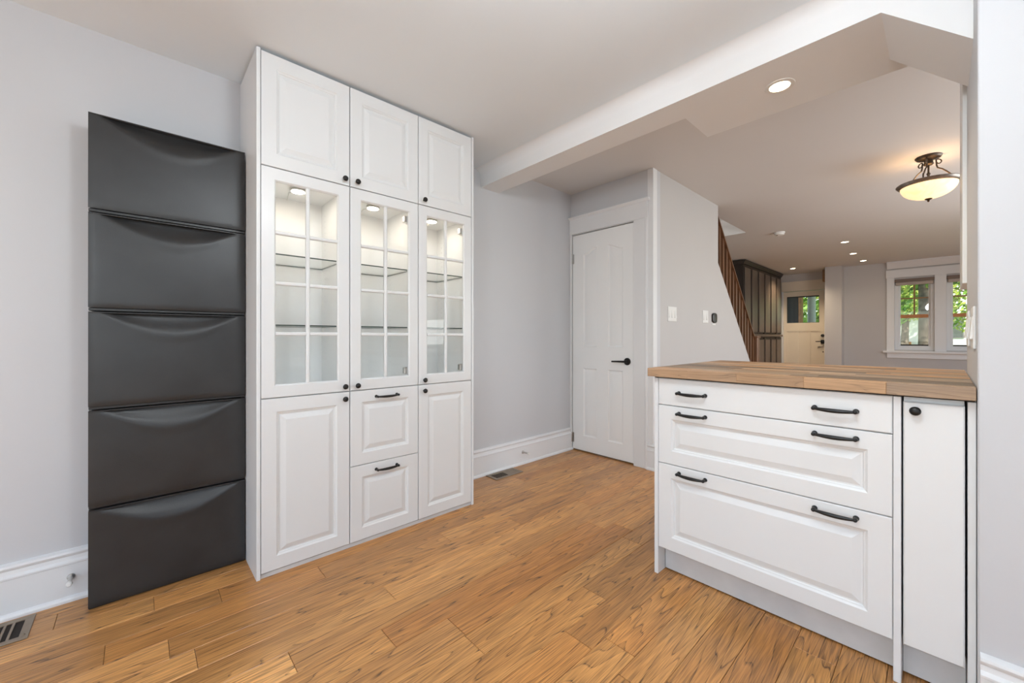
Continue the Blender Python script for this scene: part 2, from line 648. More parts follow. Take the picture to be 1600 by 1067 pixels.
# stair wall: full height to y 4.4, then falling with the stairs
SL = 1.055
yb = 4.4
zt = 1.840
yend = yb + zt / SL
b_ = MB().extr([(YD + .12, 0), (yend, 0), (yb, zt), (yb, HZ + .05), (YD + .12, HZ + .05)], 'X', XS - .1, XS)
struct(b_.build('wall_stair', 'hall_paint'))

# rooms beyond
struct(MB().box(XB - .12, XB, YD, 10.5, 0, 5.2).build('wall_hall_left', 'hall_paint'))
b_ = MB()  # gaps in this unseen wall are added for the fill lights
for (a, c) in ((YJ, 2.8), (3.8, 4.4), (6.4, 7.6), (9.2, 10.5)):
    b_.box(XH, XH + .12, a, c, 0, HZ + .1)
for (a, c) in ((4.4, 6.4), (7.6, 9.2)):
    b_.box(XH, XH + .12, a, c, 0, .65).box(XH, XH + .12, a, c, 2.15, HZ + .1)
b_.box(XH, XH + .12, 2.8, 3.8, 0, .95).box(XH, XH + .12, 2.8, 3.8, 2.05, HZ + .1)
struct(b_.build('wall_hall_right', 'hall_paint'))
# stair shaft above the ceiling
b_ = MB()
b_.box(XB, hx, 5.79, 5.9, HZ + .22, 5.0).box(hx, hx + .1, YD, 5.9, HZ + .22, 5.0).box(XB, hx, YD - .1, YD, HZ + .22, 5.0).box(XB, hx + .1, YD - .1, 5.9, 5.0, 5.1)
struct(b_.build('wall_stair_shaft', 'hall_paint'))

# window wall, two openings (x range, z range)
W1 = (-0.60, -0.10)
W2 = (0.04, 0.54)
WZ = (0.84, 2.11)
b_ = MB()
b_.box(-1.34, W1[0], YW, YW + .16, 0, HZ).box(W1[1], W2[0], YW, YW + .16, 0, HZ).box(W2[1], XH, YW, YW + .16, 0, HZ)
b_.box(W1[0], W1[1], YW, YW + .16, 0, WZ[0]).box(W1[0], W1[1], YW, YW + .16, WZ[1], HZ)
b_.box(W2[0], W2[1], YW, YW + .16, 0, WZ[0]).box(W2[0], W2[1], YW, YW + .16, WZ[1], HZ)
struct(b_.build('wall_front', 'hall_paint'))
struct(MB().box(-1.57, -1.315, 9.8, YF + .1, 0, HZ).build('wall_pier', 'hall_paint'))
FD = (-2.40, -1.67)
b_ = MB()
b_.box(XB, FD[0], YF, YF + .14, 0, HZ).box(FD[1], -1.57, YF, YF + .14, 0, HZ).box(FD[0], FD[1], YF, YF + .14, 2.06, HZ)
struct(b_.build('wall_entry', 'hall_paint'))

# baseboards: one moulded profile (distance from wall, height)
PROF = [(0, 0), (.030, 0), (.030, .010), (.026, .018), (.019, .022), (.019, .148), (.023, .151), (.023, .157), (.014, .166), (.012, .180), (.017, .186), (.019, .193), (.017, .200), (.008, .205), (0, .207)]


def baseboard(name, axis, wall, sgn, a0, a1):
    b = MB()
    if axis == 'Y':
        b.extr([(wall + sgn * d, z) for d, z in PROF], 'Y', a0, a1)
    else:
        b.extr([(wall + sgn * d, z) for d, z in PROF], 'X', a0, a1)
    return struct(b.build(name, 'trim_paint', None, True, 25))


baseboard('baseboard_left', 'Y', WL, 1, BY0, -0.15)
baseboard('baseboard_left', 'Y', WL, 1, 1.572, YD)
baseboard('baseboard_right', 'X', YR, -1, XJ + .004, BX1)
baseboard('baseboard_door', 'X', YD, -1, -1.632, XS + .03)
baseboard('baseboard_stair', 'Y', XS, 1, YD, 4.9)
baseboard('baseboard_side', 'Y', BX1, -1, BY0, YR)
baseboard('baseboard_front', 'X', YW, -1, -1.315, XH)

# ------------------------------------------------------------------ joinery builders
def PXp(xf):       # front faces +X, u runs along Y
    return lambda u, z, d: (xf + d, u, z)


def PYm(yf):       # front faces -Y, u runs along X
    return lambda u, z, d: (u, yf - d, z)


def rect(P, u0, u1, z0, z1, i, d):
    return [P(u0 + i, z0 + i, d), P(u1 - i, z0 + i, d), P(u1 - i, z1 - i, d), P(u0 + i, z1 - i, d)]


def raised_panel(P, u0, u1, z0, z1, t=.018, fr=.060):
    """one-piece framed front: flat frame, stepped groove, bevel rising to a flat field"""
    b = MB()
    prof = [(0, -t), (0, -.002), (.002, 0), (fr, 0), (fr + .006, -.005), (fr + .010, -.006), (fr + .013, -.0095), (fr + .018, -.0095), (fr + .038, -.0025), (fr + .040, -.002)]
    b.rings([rect(P, u0, u1, z0, z1, i, d) for i, d in prof])
    return b


def flat_panel(P, u0, u1, z0, z1, t=.018):
    b = MB()
    b.rings([rect(P, u0, u1, z0, z1, i, d) for i, d in [(0, -t), (0, -.003), (.003, 0)]])
    return b


def knob_mesh(axis):
    pr = [(.005, 0), (.0045, .008), (.006, .011), (.0115, .014), (.0135, .019), (.0125, .024), (.008, .0275), (.002, .0285)]
    return MB().lathe(pr, axis=axis, seg=16).mesh('knob', 'black_iron', smooth=True, ang=50)


KX = knob_mesh('X')
KY = knob_mesh('-Y')


def pull_mesh(P, L=.115):
    """bar pull: two feet with a slightly bowed bar, thickest at its middle; u along, d outwards"""
    b = MB()
    pts, rad = [], []
    n = 14
    for i in range(n + 1):
        s_ = i / n
        u = (s_ - .5) * L
        d = .024 + .004 * sin(pi * s_)
        pts.append(P(u, -.002 * sin(pi * s_), d))
        rad.append(.0044 + .0026 * sin(pi * s_))
    b.tube(pts, rad, 10)
    for s_ in (-1, 1):
        u = s_ * L * .5
        prof = [(.0085, 0), (.0085, .002), (.0055, .006), (.005, .016), (.0066, .021), (.0062, .027), (.003, .030)]
        rs = []
        for r, h in prof:
            rs.append([P(u + r * cos(2 * pi * k / 12), r * sin(2 * pi * k / 12), h) for k in range(12)])
        b.rings(rs)
    return b.mesh('handle', 'black_iron', smooth=True, ang=50)


PULL_X = pull_mesh(PXp(0), .117)
PULL_Y = pull_mesh(PYm(0), .110)

# ------------------------------------------------------------------ tall white cabinet wall
FX = -2.047      # front of the doors
colsY = [(.394, .783), (.785, 1.172), (1.174, 1.552)]
pos = ['beside the black shoe cabinets', 'between the other two columns', 'beside the panel door wall']
colname = ['in the column beside the black shoe cabinets', 'in the middle column', 'in the column nearest the panel door']
Zs = [(.022, .794), (.796, 1.831), (1.833, 2.338)]

for k, (ya, yb_, lab) in enumerate([(.3775, .3925, 'tall white cover panel of the cabinet wall beside black shoe cabinets'),
                                    (1.5535, 1.5685, 'tall white cover panel of the cabinet wall facing the panel door')]):
    o = MB().cham(WL + .002, -2.045, ya, yb_, 0.0, 2.343, .001).build('cover_panel', 'cabinet_side')
    tag(o, lab, 'panel', 'cover panels of the cabinet wall')
o = MB().box(-2.40, -2.055, .395, 1.551, 0, .019).build('toe_strip', 'plinth_grey')
tag(o, 'thin grey toe strip under the white cabinet wall', 'toe strip')


def carcass(parent, y0, y1, z0, z1, open_front=False):
    x0, x1 = WL + .003, FX - .019
    b = MB()
    if not open_front:
        b.box(x0, x1, y0, y1, z0, z1)
    else:
        tk = .016
        b.box(x0, x0 + .006, y0, y1, z0, z1)
        b.box(x0, x1, y0, y0 + tk, z0, z1).box(x0, x1, y1 - tk, y1, z0, z1)
        b.box(x0, x1, y0 + tk, y1 - tk, z0, z0 + tk).box(x0, x1, y0 + tk, y1 - tk, z1 - tk, z1)
    return b.build('body', 'cabinet_interior' if open_front else 'cabinet_side', parent)


def glass_door(parent, y0, y1, z0, z1, knob_right):
    P = PXp(FX)
    t, fr = .018, .058
    g = .001
    u0, u1, a0, a1 = y0 + g, y1 - g, z0 + g, z1 - g
    b = MB()
    prof = [(fr, -t), (0, -t), (0, -.002), (.002, 0), (fr - .006, 0), (fr - .002, -.004), (fr, -.006), (fr, -t)]
    b.rings([rect(P, u0, u1, a0, a1, i, d) for i, d in prof], cap0=False, cap1=False)
    door = b.build('door', 'cabinet_white', parent)
    iu0, iu1, iz0, iz1 = u0 + fr, u1 - fr, a0 + fr, a1 - fr
    mw = .0085
    um = (iu0 + iu1) / 2
    zc = [iz0 + (iz1 - iz0) * k / 4 for k in range(5)]

    def bar(ua, ub, za, zb, horiz):
        c = .004
        r = [[P(ua, za, -t + .002), P(ub, za, -t + .002), P(ub, zb, -t + .002), P(ua, zb, -t + .002)],
             [P(ua, za, -.006), P(ub, za, -.006), P(ub, zb, -.006), P(ua, zb, -.006)]]
        if horiz:
            r.append([P(ua, za + c, -.002), P(ub, za + c, -.002), P(ub, zb - c, -.002), P(ua, zb - c, -.002)])
        else:
            r.append([P(ua + c, za, -.002), P(ub - c, za, -.002), P(ub - c, zb, -.002), P(ua + c, zb, -.002)])
        return MB().rings(r).build('muntin', 'cabinet_white', door)
    bar(um - mw, um + mw, iz0, iz1, False)
    for k in (1, 2, 3):
        bar(iu0, um - mw, zc[k] - mw, zc[k] + mw, True)
        bar(um + mw, iu1, zc[k] - mw, zc[k] + mw, True)
    for k in range(4):
        for (ua, ub) in ((iu0, um - mw), (um + mw, iu1)):
            za = zc[k] + (mw if k else 0)
            zb = zc[k + 1] - (mw if k < 3 else 0)
            MB().box(FX - .0135, FX - .0105, ua, ub, za, zb).build('pane', 'pane_glass', door)
    yk = y1 - .027 if knob_right else y0 + .034
    inst('knob', KX, door, (FX, yk, z0 + .026))
    if not knob_right:      # cup hinges show through the glass on the far side
        for zz in (z0 + .085, z1 - .095):
            h = MB().cham(FX - .045, FX - .019, y1 - .075, y1 - .045, zz - .018, zz + .018, .003)
            h.box(FX - .085, FX - .04, y1 - .032, y1 - .0165, zz - .009, zz + .009)
            h.box(FX - .05, FX - .035, y1 - .05, y1 - .0165, zz - .007, zz + .007)
            h.build('hinge', 'steel', door)


G = 'white cabinets of the cabinet wall'
for ci, (y0, y1) in enumerate(colsY):
    # ---- top cabinet
    z0, z1 = Zs[2]
    root = thing('wall_cabinet', 'white solid-door cabinet topmost ' + colname[ci], 'cabinet', ((WL + FX) / 2, (y0 + y1) / 2, z0), G)
    carcass(root, y0, y1, z0, z1)
    d = raised_panel(PXp(FX), y0 + .001, y1 - .001, z0 + .001, z1 - .001).build('door', 'cabinet_white', root, True, 7)
    inst('knob', KX, d, (FX, (y1 - .027) if ci == 0 else (y0 + .034), z0 + .028))
    # ---- glazed cabinet
    z0, z1 = Zs[1]
    root = thing('display_cabinet', 'white lit display cabinet with glazed grid door ' + colname[ci], 'cabinet', ((WL + FX) / 2, (y0 + y1) / 2, z0), G)
    carcass(root, y0, y1, z0, z1, True)
    glass_door(root, y0, y1, z0, z1, ci == 0)
    for zz in (1.452, 1.122):
        b = MB()
        b.box(WL + .012, -2.105, y0 + .018, y1 - .018, zz, zz + .006)
        sh = b.build('shelf', ['shelf_glass', 'shelf_edge'], root)
        for p in sh.data.polygons:
            if abs(p.normal.z) < .5:
                p.material_index = 1
        sh['label'] = 'clear glass shelf with dark green edge'
    ym = (y0 + y1) / 2
    zz = z1 - .016
    pk = MB().lathe([(.034, zz), (.036, zz - .003), (.036, zz - .012), (.031, zz - .014)], (-2.215, ym, 0), seg=24).build('puck_light', 'steel', root, True)
    MB().lathe([(.0305, zz - .0138), (.0305, zz - .0152), (.028, zz - .016)], (-2.215, ym, 0), seg=24).build('diffuser', 'puck_glow', pk, True)
    cord = MB().tube([(-2.248, ym, zz - .004), (-2.30, ym - .02, zz - .004), (-2.36, ym - .01, zz - .004), (-2.418, ym, zz - .004)], .0025, 6)
    cord.build('cord', 'white_plastic', pk, True)
    ho = MB()
    for yy, sg in ((y0 + .0162, 1), (y1 - .0162, -1)):
        for xx in (-2.365, -2.115):
            n_ = 0
            zz = z0 + .12
            while zz < z1 - .08:
                ho.box(xx - .0025, xx + .0025, yy - .0004, yy + .0004, zz - .0025, zz + .0025)
                zz += .032
    h_ = ho.build('shelf_pin_holes', 'plinth_grey', root)
    h_['kind'] = 'stuff'
    # ---- base cabinet
    z0, z1 = Zs[0]
    if ci != 1:
        root = thing('base_cabinet', 'white base cabinet with tall solid door ' + colname[ci], 'cabinet', ((WL + FX) / 2, (y0 + y1) / 2, z0), G)
        carcass(root, y0, y1, z0, z1)
        d = raised_panel(PXp(FX), y0 + .001, y1 - .001, z0 + .001, z1 - .001).build('door', 'cabinet_white', root, True, 7)
        inst('knob', KX, d, (FX, (y1 - .027) if ci == 0 else (y0 + .034), z1 - .034))
    else:
        root = thing('drawer_cabinet', 'white two-drawer cabinet with black bar pulls in the middle column', 'cabinet', ((WL + FX) / 2, (y0 + y1) / 2, z0), G)
        carcass(root, y0, y1, z0, z1)
        zm = .408
        for (a, b2) in ((z0, zm), (zm + .001, z1)):
            d = raised_panel(PXp(FX), y0 + .001, y1 - .001, a + .001, b2 - .001).build('drawer', 'cabinet_white', root, True, 7)
            inst('handle', PULL_X, d, (FX, .981, b2 - .038))

# ------------------------------------------------------------------ black plastic shoe cabinets
def shoe_cabinet(i):
    z0 = i * .3905 + (.001 if i else 0.0)
    H = .388
    Y0, Y1 = -.144, .373
    names = ['lowest, standing on the floor', 'second from the floor', 'third from the floor', 'fourth from the floor', 'topmost of the column']
    root = thing('shoe_cabinet', 'black plastic tip-out shoe cabinet, ' + names[i], 'shoe cabinet', ((WL - 2.28) / 2, (Y0 + Y1) / 2, z0), 'stacked black shoe cabinets')
    b = MB()
    b.cham(WL + .002, -2.298, Y0 + .004, Y1 - .004, z0 + .001, z0 + H - .006, .002)
    b.build('body', 'black_plastic', root)
    # bottom rail
    MB().cham(-2.298, -2.280, Y0 + .0005, Y1 - .0005, z0 + .001, z0 + .0135, .002).build('bottom_rail', 'black_plastic', root)
    # front: grid with the finger scoop pressed into its top edge
    f = MB()
    nu, nv = 48, 40
    zb, ztp = z0 + (.014 if i else .010), z0 + H - .005
    MB().cham(-2.299, -2.2725, Y0, Y1, z0 + H - .005, z0 + H, .0012).build('top_rim', 'black_plastic', root)
    pts = []
    for v in range(nv + 1):
        row = []
        for u in range(nu + 1):
            s_ = u / nu * 2 - 1
            # denser columns near the sides are not needed; keep it even
            y = (Y0 + Y1) / 2 + s_ * (Y1 - Y0) / 2
            q = v / nv
            z = zb + (ztp - zb) * q
            xx = -2.268 - .006 * q
            # soft crown of the sheet
            xx += .0025 * (1 - s_ ** 4) * sin(pi * q)
            # scoop
            wv = max(0, 1 - (s_ / .86) ** 2)
            low = .092 * wv ** 1.1
            if low > .002:
                tt = (z - (ztp - low)) / low
                tt = max(0.0, min(1.0, tt))
                sm = tt * tt * (3 - 2 * tt)
                xx -= .024 * sm * wv ** 0.6
                # roll of the sheet just below the scoop
                bl = (z - (ztp - low * 1.35)) / (low * .9)
                if 0 < bl < 1:
                    xx += .002 * sin(pi * bl) * wv
            # pressed border along sides and bottom
            e = min((1 - abs(s_)) * (Y1 - Y0) / 2, z - zb)
            if e < .014:
                xx -= .003 * (1 - e / .014)
            row.append((xx, y, z))
        pts.append(row)
    k = len(f.v)
    W_ = nu + 1
    for r in pts:
        f.v += r
    for v in range(nv):
        for u in range(nu):
            a = k + v * W_ + u
            f.f.append((a, a + 1, a + W_ + 1, a + W_))
            f.m.append(0)
    # give it thickness: rim back to the body
    rim = [(0, u) for u in range(nu + 1)] + [(v, nu) for v in range(1, nv + 1)] + [(nv, u) for u in range(nu - 1, -1, -1)] + [(v, 0) for v in range(nv - 1, 0, -1)]
    k2 = len(f.v)
    for (v, u) in rim:
        p = pts[v][u]
        f.v.append((p[0] - .004, p[1], p[2]))
    n = len(rim)
    for j in range(n):
        a = k + rim[j][0] * W_ + rim[j][1]
        c = k + rim[(j + 1) % n][0] * W_ + rim[(j + 1) % n][1]
        f.f.append((a, c, k2 + (j + 1) % n, k2 + j))
        f.m.append(0)
    # back skin
    k3 = len(f.v)
    for r in pts:
        f.v += [(p[0] - .004, p[1], p[2]) for p in r]
    for v in range(nv):
        for u in range(nu):
            a = k3 + v * W_ + u
            f.f.append((a, a + W_, a + W_ + 1, a + 1))
            f.m.append(0)
    f.build('front', 'black_plastic', root, True, 45)
    for y in (Y0 + .014, Y1 - .014):
        MB().lathe([(.004, 0), (.0035, .003), (.001, .004)], (-2.2755, y, z0 + .0245), 'X', 10).build('pivot_pin', 'black_iron', root, True)


for i in range(5):
    shoe_cabinet(i)

# ------------------------------------------------------------------ kitchen island
IY = 1.72        # front of drawer fronts
P = PYm(IY)
for (xa, xb, lab) in ((-.896, -.878, 'white end panel of the island beside the panel door side'), (-.106, -.088, 'white upright panel between island drawers and narrow door')):
    o = MB().cham(xa, xb, IY + .000, 2.50, 0, .886, .0012).build('end_panel', 'cabinet_side')
    tag(o, lab, 'panel', 'upright panels of the island')
root = thing('drawer_cabinet', 'wide white island cabinet with three drawers and black pulls', 'cabinet', (-.49, 2.1, .115))
MB().box(-.8765, -.1075, IY + .019, 2.48, .122, .885).build('body', 'cabinet_side', root)
X0, X1 = -.8765, -.1075
rowsZ = [(.768, .886), (.508, .765), (.126, .505)]
for k, (a, c) in enumerate(rowsZ):
    if k == 0:
        d = flat_panel(P, X0, X1, a, c).build('drawer', 'cabinet_white', root, True, 7)
    else:
        d = raised_panel(P, X0, X1, a, c, fr=.058).build('drawer', 'cabinet_white', root, True, 7)
    zz = .826 if k == 0 else c - .028
    for xx in (-.727, -.249):
        inst('handle', PULL_Y, d, (xx, IY, zz))
o = MB().cham(-.876, -.108, 1.785, 1.80, .006, .121, .001).build('plinth', 'plinth_grey')
tag(o, 'grey toe-kick board under the wide island drawers', 'toe kick', 'island toe kicks')
root = thing('narrow_cabinet', 'narrow white island cabinet with plain door and black knob', 'cabinet', (-.02, 2.1, .115))
MB().box(-.083, .042, IY + .019, 2.48, .122, .885).build('body', 'cabinet_side', root)
d = flat_panel(P, -.0835, .0425, .126, .872).build('door', 'cabinet_white', root, True, 7)
inst('knob', KY, d, (-.057, IY, .848))
o = MB().cham(-.087, .046, 1.785, 1.80, .006, .121, .001).build('plinth', 'plinth_grey')
tag(o, 'short grey toe-kick board under the narrow island door', 'toe kick', 'island toe kicks')
o = MB().cham(.0475, .0635, IY, 2.0, 0, .886, .001).build('filler_strip', 'cabinet_side')
tag(o, 'white filler strip between narrow island door and wall', 'panel')

# worktop: glued oak staves
WX0, WX1, WY0, WY1, WZ0, WZ1 = -.915, .0625, 1.692, 2.57, .893, .930
top = thing('worktop', 'oiled oak stave worktop on the white island', 'worktop', ((WX0 + WX1) / 2, (WY0 + WY1) / 2, WZ0))
MB().box(WX0 + .02, WX1 - .001, WY0 + .03, WY1 - .02, WZ0 - .006, WZ0 + .004).build('shade_slab', 'gap_shade', top)  # near-black slab that paints shade into the gap below the staves
rt = [(1.0, 1.0, 1.0), (1.45, 1.15, .8), (.62, .68, .75), (1.3, 1.32, 1.36), (.42, .45, .5), (1.5, 1.08, .62), (.95, 1.05, 1.18), (.7, .6, .5)]
ny = 20
for r in range(ny):
    ya = WY0 + (WY1 - WY0) * r / ny
    yb_ = WY0 + (WY1 - WY0) * (r + 1) / ny
    xc = [WX0]
    x = WX0 + random.uniform(.12, .4)
    while x < WX1 - .12:
        xc.append(x)
        x += random.uniform(.25, .5)
    xc.append(WX1)
    if r == 0:
        xc = [WX0, -.735, -.545, -.33, -.12, WX1]
    for a, c in zip(xc, xc[1:]):
        b = MB().cham(a, c, ya, yb_, WZ0, WZ1 - (random.uniform(0, .0004)), .0012 if r in (0, ny - 1) else .0006)
        o = b.build('stave', 'oak_worktop', top)
        tt = random.choice(rt)
        if r == 0:
            tt = random.choice([(1.2, 1.1, 1.0), (1.28, 1.12, .92), (1.12, 1.1, 1.08)])
        o.color = (*tt, 1)

# ------------------------------------------------------------------ panel door (door_1)
d1 = bpy.data.objects.new('door_1', None)
COL.objects.link(d1)
d1.location = (-2.08, YD, 0)
ORG['door_1'] = Vector((-2.08, YD, 0))
struct(d1)
DX0, DX1, DZ0, DZ1 = -2.408, -1.757, .012, 2.030
DYf = YD + .004
# leaf as a grid of flat stiles and rails with four recessed, raised panels
PD = PYm(DYf)
pan = [(-2.285, -2.135, .980, 1.885), (-2.018, -1.868, .980, 1.885), (-2.285, -2.135, .150, .780), (-2.018, -1.868, .150, .780)]
leaf = MB()
t_ = .035
xs = [DX0, -2.285, -2.135, -2.018, -1.868, DX1]
zs = [DZ0, .150, .780, .980, 1.885, DZ1]
for i in range(5):
    for j in range(5):
        if i in (1, 3) and j in (1, 3):
            continue
        leaf.add([PD(xs[i], zs[j], 0), PD(xs[i + 1], zs[j], 0), PD(xs[i + 1], zs[j + 1], 0), PD(xs[i], zs[j + 1], 0)], [(0, 1, 2, 3)])
leaf.box(DX0, DX1, DYf + .012, DYf + t_, DZ0, DZ1)
for (a, c, e, g) in ((DX0, DX0 + .001, DZ0, DZ1), (DX1 - .001, DX1, DZ0, DZ1), (DX0, DX1, DZ0, DZ0 + .001), (DX0, DX1, DZ1 - .001, DZ1)):
    leaf.box(a, c, DYf, DYf + .013, e, g)
lf = leaf.build('door_leaf', 'door_paint', d1)


def door_panel(x0, x1, z0, z1, arch, low):
    """moulded panel; the head of an upper panel rises towards the middle of the door in a swan curve"""
    def outline(ins, n=12):
        p = [(x0 + ins, z0 + ins), (x1 - ins, z0 + ins)]
        for k in range(n + 1):
            s_ = k / n
            xx = x1 - ins - s_ * (x1 - x0 - 2 * ins)
            zz = z1 - ins
            if arch:
                f = s_ if arch > 0 else 1 - s_          # 0 = high side
                zz -= .045 * (f * f * (3 - 2 * f))
            p.append((xx, zz))
        return p
    prof = [(0, 0), (.004, .006), (.010, .0115), (.016, .0115), (.036, .003), (.040, .002)]
    b = MB()
    b.rings([[PD(x_, z_, -d_) for x_, z_ in outline(i_)] for i_, d_ in prof], cap0=False)
    if arch:      # flat field between the curved head and the rail above
        o_ = outline(0)[2:]
        for (p, q) in zip(o_, o_[1:]):
            b.add([PD(p[0], p[1], 0), PD(q[0], q[1], 0), PD(q[0], z1, 0), PD(p[0], z1, 0)], [(0, 1, 2, 3)])
    b.build('panel', 'door_paint', lf, True, 35)


door_panel(*pan[0], 1, False)
door_panel(*pan[1], -1, False)
door_panel(*pan[2], 0, True)
door_panel(*pan[3], 0, True)
struct(MB().box(-1.634, XS + .004, YD - .005, YD + .06, .207, HZ).build('trim_5', 'trim_paint'))
# casing: architraves, head with cap
MB().cham(WL + .001, -2.409, YD - .016, YD, 0, 2.04, .002).build('casing', 'trim_paint', d1)
b = MB().cham(-1.755, -1.632, YD - .016, YD, 0, 2.04, .002)
b.cham(-1.652, -1.632, YD - .024, YD - .015, 0, 2.04, .004)
b.build('casing', 'trim_paint', d1)
b = MB().cham(WL + .001, -1.628, YD - .019, YD, 2.04, 2.175, .002)
b.extr([(YD, 2.172), (YD - .022, 2.172), (YD - .026, 2.18), (YD - .040, 2.192), (YD - .040, 2.198), (YD, 2.198)], 'X', WL + .001, -1.612)
b.build('head_casing', 'trim_paint', d1)
for zz in (1.81, .12):
    MB().lathe([(.006, zz - .045), (.006, zz + .045)], (-2.409, YD - .008, 0), seg=10).box(-2.409, -2.39, YD + .001, YD + .004, zz - .045, zz + .045).build('hinge', 'steel', d1, True)
hd = MB().lathe([(.031, 0), (.031, .007), (.028, .010), (.011, .011), (.011, .040), (.009, .045)], (-1.823, DYf, .862), '-Y', 24)
hd.tube([(-1.818, DYf - .040, .862), (-1.84, DYf - .042, .862), (-1.90, DYf - .042, .861), (-1.952, DYf - .040, .859)], [.0095, .009, .0075, .007], 10)
hd.build('lever_handle', 'black_iron', lf, True, 40)['label'] = 'black lever handle on round rose'

# ------------------------------------------------------------------ wall fittings
def door_stop(x, y, z, lab, L=.06):
    r = thing('door_stop', lab, 'door stop', (x, y, z), 'door stops on the baseboards')
    MB().lathe([(.013, 0), (.012, .004), (.007, .008), (.006, L), (.0065, L + .002)], (x, y, z), 'X', 16).build('stem', 'steel', r, True)
    MB().lathe([(.009, L), (.0105, L + .004), (.0095, L + .013), (.006, L + .016)], (x, y, z), 'X', 16).build('tip', 'white_rubber', r, True)


door_stop(WL + .019, -.20, .098, 'steel door stop with white tip on baseboard beside black shoe cabinets')
door_stop(WL + .019, 2.37, .102, 'small steel door stop on the baseboard near the panel door')


def register(x0, x1, y0, y1, lab, damper):
    r = thing('floor_register', lab, 'vent', ((x0 + x1) / 2, (y0 + y1) / 2, 0), 'floor registers')
    fr = .024
    b = MB()
    for (a, c, e, g) in ((x0, x0 + fr, y0, y1), (x1 - fr, x1, y0, y1), (x0 + fr, x1 - fr, y0, y0 + fr), (x0 + fr, x1 - fr, y1 - fr, y1)):
        b.cham(a, c, e, g, .0005, .005, .0012)
    b.build('frame', 'vent_metal', r)
    MB().box(x0 + fr, x1 - fr, y0 + fr, y1 - fr, .0003, .0009).build('duct', 'vent_dark', r)
    if not damper:
        y = y0 + fr + .008
        while y < y1 - fr - .012:
            MB().cham(x0 + fr, x1 - fr, y, y + .0075, .0008, .0042, .0008).build('slat', 'vent_metal', r)
            y += .0205
        MB().lathe([(.006, .004), (.005, .008), (.002, .009)], (x1 - fr - .004, y1 - fr * .6, 0), seg=10).build('lever', 'vent_metal', r, True)
    else:
        MB().cham(x0 + fr, x1 - fr, (y0 + y1) / 2 + .01, y1 - fr, .0009, .003, .0005).build('damper', 'vent_metal', r)
        y = y0 + fr + .006
        while y < y1 - fr - .006:
            MB().cham(x0 + fr, x1 - fr, y, y + .0035, .0012, .0042, .0006).build('slat', 'vent_metal', r)
            y += .019


register(-2.385, -2.215, -.60, -.288, 'brown metal floor register with slats beside black shoe cabinets', False)
register(-2.396, -2.268, 1.955, 2.235, 'brown floor register by the baseboard past the white cabinet wall', True)


def switch_plate(name, lab, face, a0, a1, z0, z1, n, dirn, group='wall switch plates'):
    """dirn +1: on a wall facing +X at x=face; -1: on one facing -X"""
    r = thing(name, lab, 'light switch', (face, (a0 + a1) / 2, z0), group)
    t = .006 * dirn
    MB().cham(*sorted((face, face + t)), a0, a1, z0, z1, .0018).build('plate', 'white_plastic', r)
    w = (a1 - a0) / n
    for k in range(n):
        m = a0 + w * (k + .5)
        b = MB()
        zc_ = (z0 + z1) / 2
        hh = .033
        hw = min(.0165, w * .38)
        b.rings([[(face + t, m - hw, zc_ - hh), (face + t, m + hw, zc_ - hh), (face + t, m + hw, zc_ + hh), (face + t, m - hw, zc_ + hh)],
                 [(face + t + dirn * .006, m - hw, zc_ - hh), (face + t + dirn * .006, m + hw, zc_ - hh), (face + t + dirn * .001, m + hw, zc_ + hh), (face + t + dirn * .001, m - hw, zc_ + hh)]])
        b.build('rocker', 'white_plastic', r)


switch_plate('light_switch', 'white triple rocker switch on the stair wall near the door casing', XS, 3.28, 3.44, 1.205, 1.33, 3, 1)
switch_plate('light_switch', 'white switch plate on the stair wall next to the dark oval control', XS, 4.00, 4.13, 1.208, 1.33, 2, 1)
switch_plate('light_switch', 'white switch plate on the island jamb at the outer corner', XJ, 1.775, 1.895, 1.035, 1.160, 2, -1, 'jamb switch plates')
switch_plate('light_switch', 'white switch plate on the island jamb at the inner end', XJ, 2.14, 2.255, 1.038, 1.162, 2, -1, 'jamb switch plates')
switch_plate('wall_outlet', 'small white plate on the island jamb between the two taller plates', XJ, 1.985, 2.06, 1.062, 1.135, 1, -1, 'jamb switch plates')
# dark oval control
r = thing('thermostat', 'dark oval wall control beside the switch plate on the stair wall', 'thermostat', (XS, 4.28, 1.21))
def pill(r_, x, hw=.028, hh=.052):
    pts = []
    for k in range(28):
        a = 2 * pi * k / 28
        y = hw * r_ * cos(a)
        z = (hh - hw) * (1 if sin(a) >= 0 else -1) + hw * r_ * sin(a)
        pts.append((x, 4.28 + y * 1.9, 1.262 + z))
    return pts
MB().rings([pill(1.0, XS), pill(1.0, XS + .014), pill(.9, XS + .018)]).build('body', 'thermostat_black', r, True)
MB().cham(XS, XS + .004, 4.235, 4.325, 1.192, 1.225, .001).build('back_plate', 'white_plastic', r)

# ------------------------------------------------------------------ recessed lights
def pot_light(x, y, z, lab, r=.055, power=6.0):
    o = thing('recessed_light', lab, 'ceiling light', (x, y, z), 'recessed ceiling lights')
    MB().lathe([(r * .80, z - .0005), (r * .82, z - .004), (r * 1.15, z - .003), (r * 1.2, z - .0005)], (x, y, 0), seg=28, cap=False).build('trim_ring', 'white_plastic', o, True)
    MB().lathe([(r * .80, z - .0008), (r * .80, z - .002), (r * .7, z - .003)], (x, y, 0), seg=28).build('lens', 'pot_glow', o, True)
    l = bpy.data.lights.new('pot_lamp', 'SPOT')
    l.energy = power
    l.color = (1.0, .80, .56)
    l.spot_size = radians(125)
    l.spot_blend = 0.9
    l.shadow_soft_size = .04
    lo = bpy.data.objects.new('pot_lamp', l)
    COL.objects.link(lo)
    lo.parent = o
    lo.location = (0, 0, -.01)


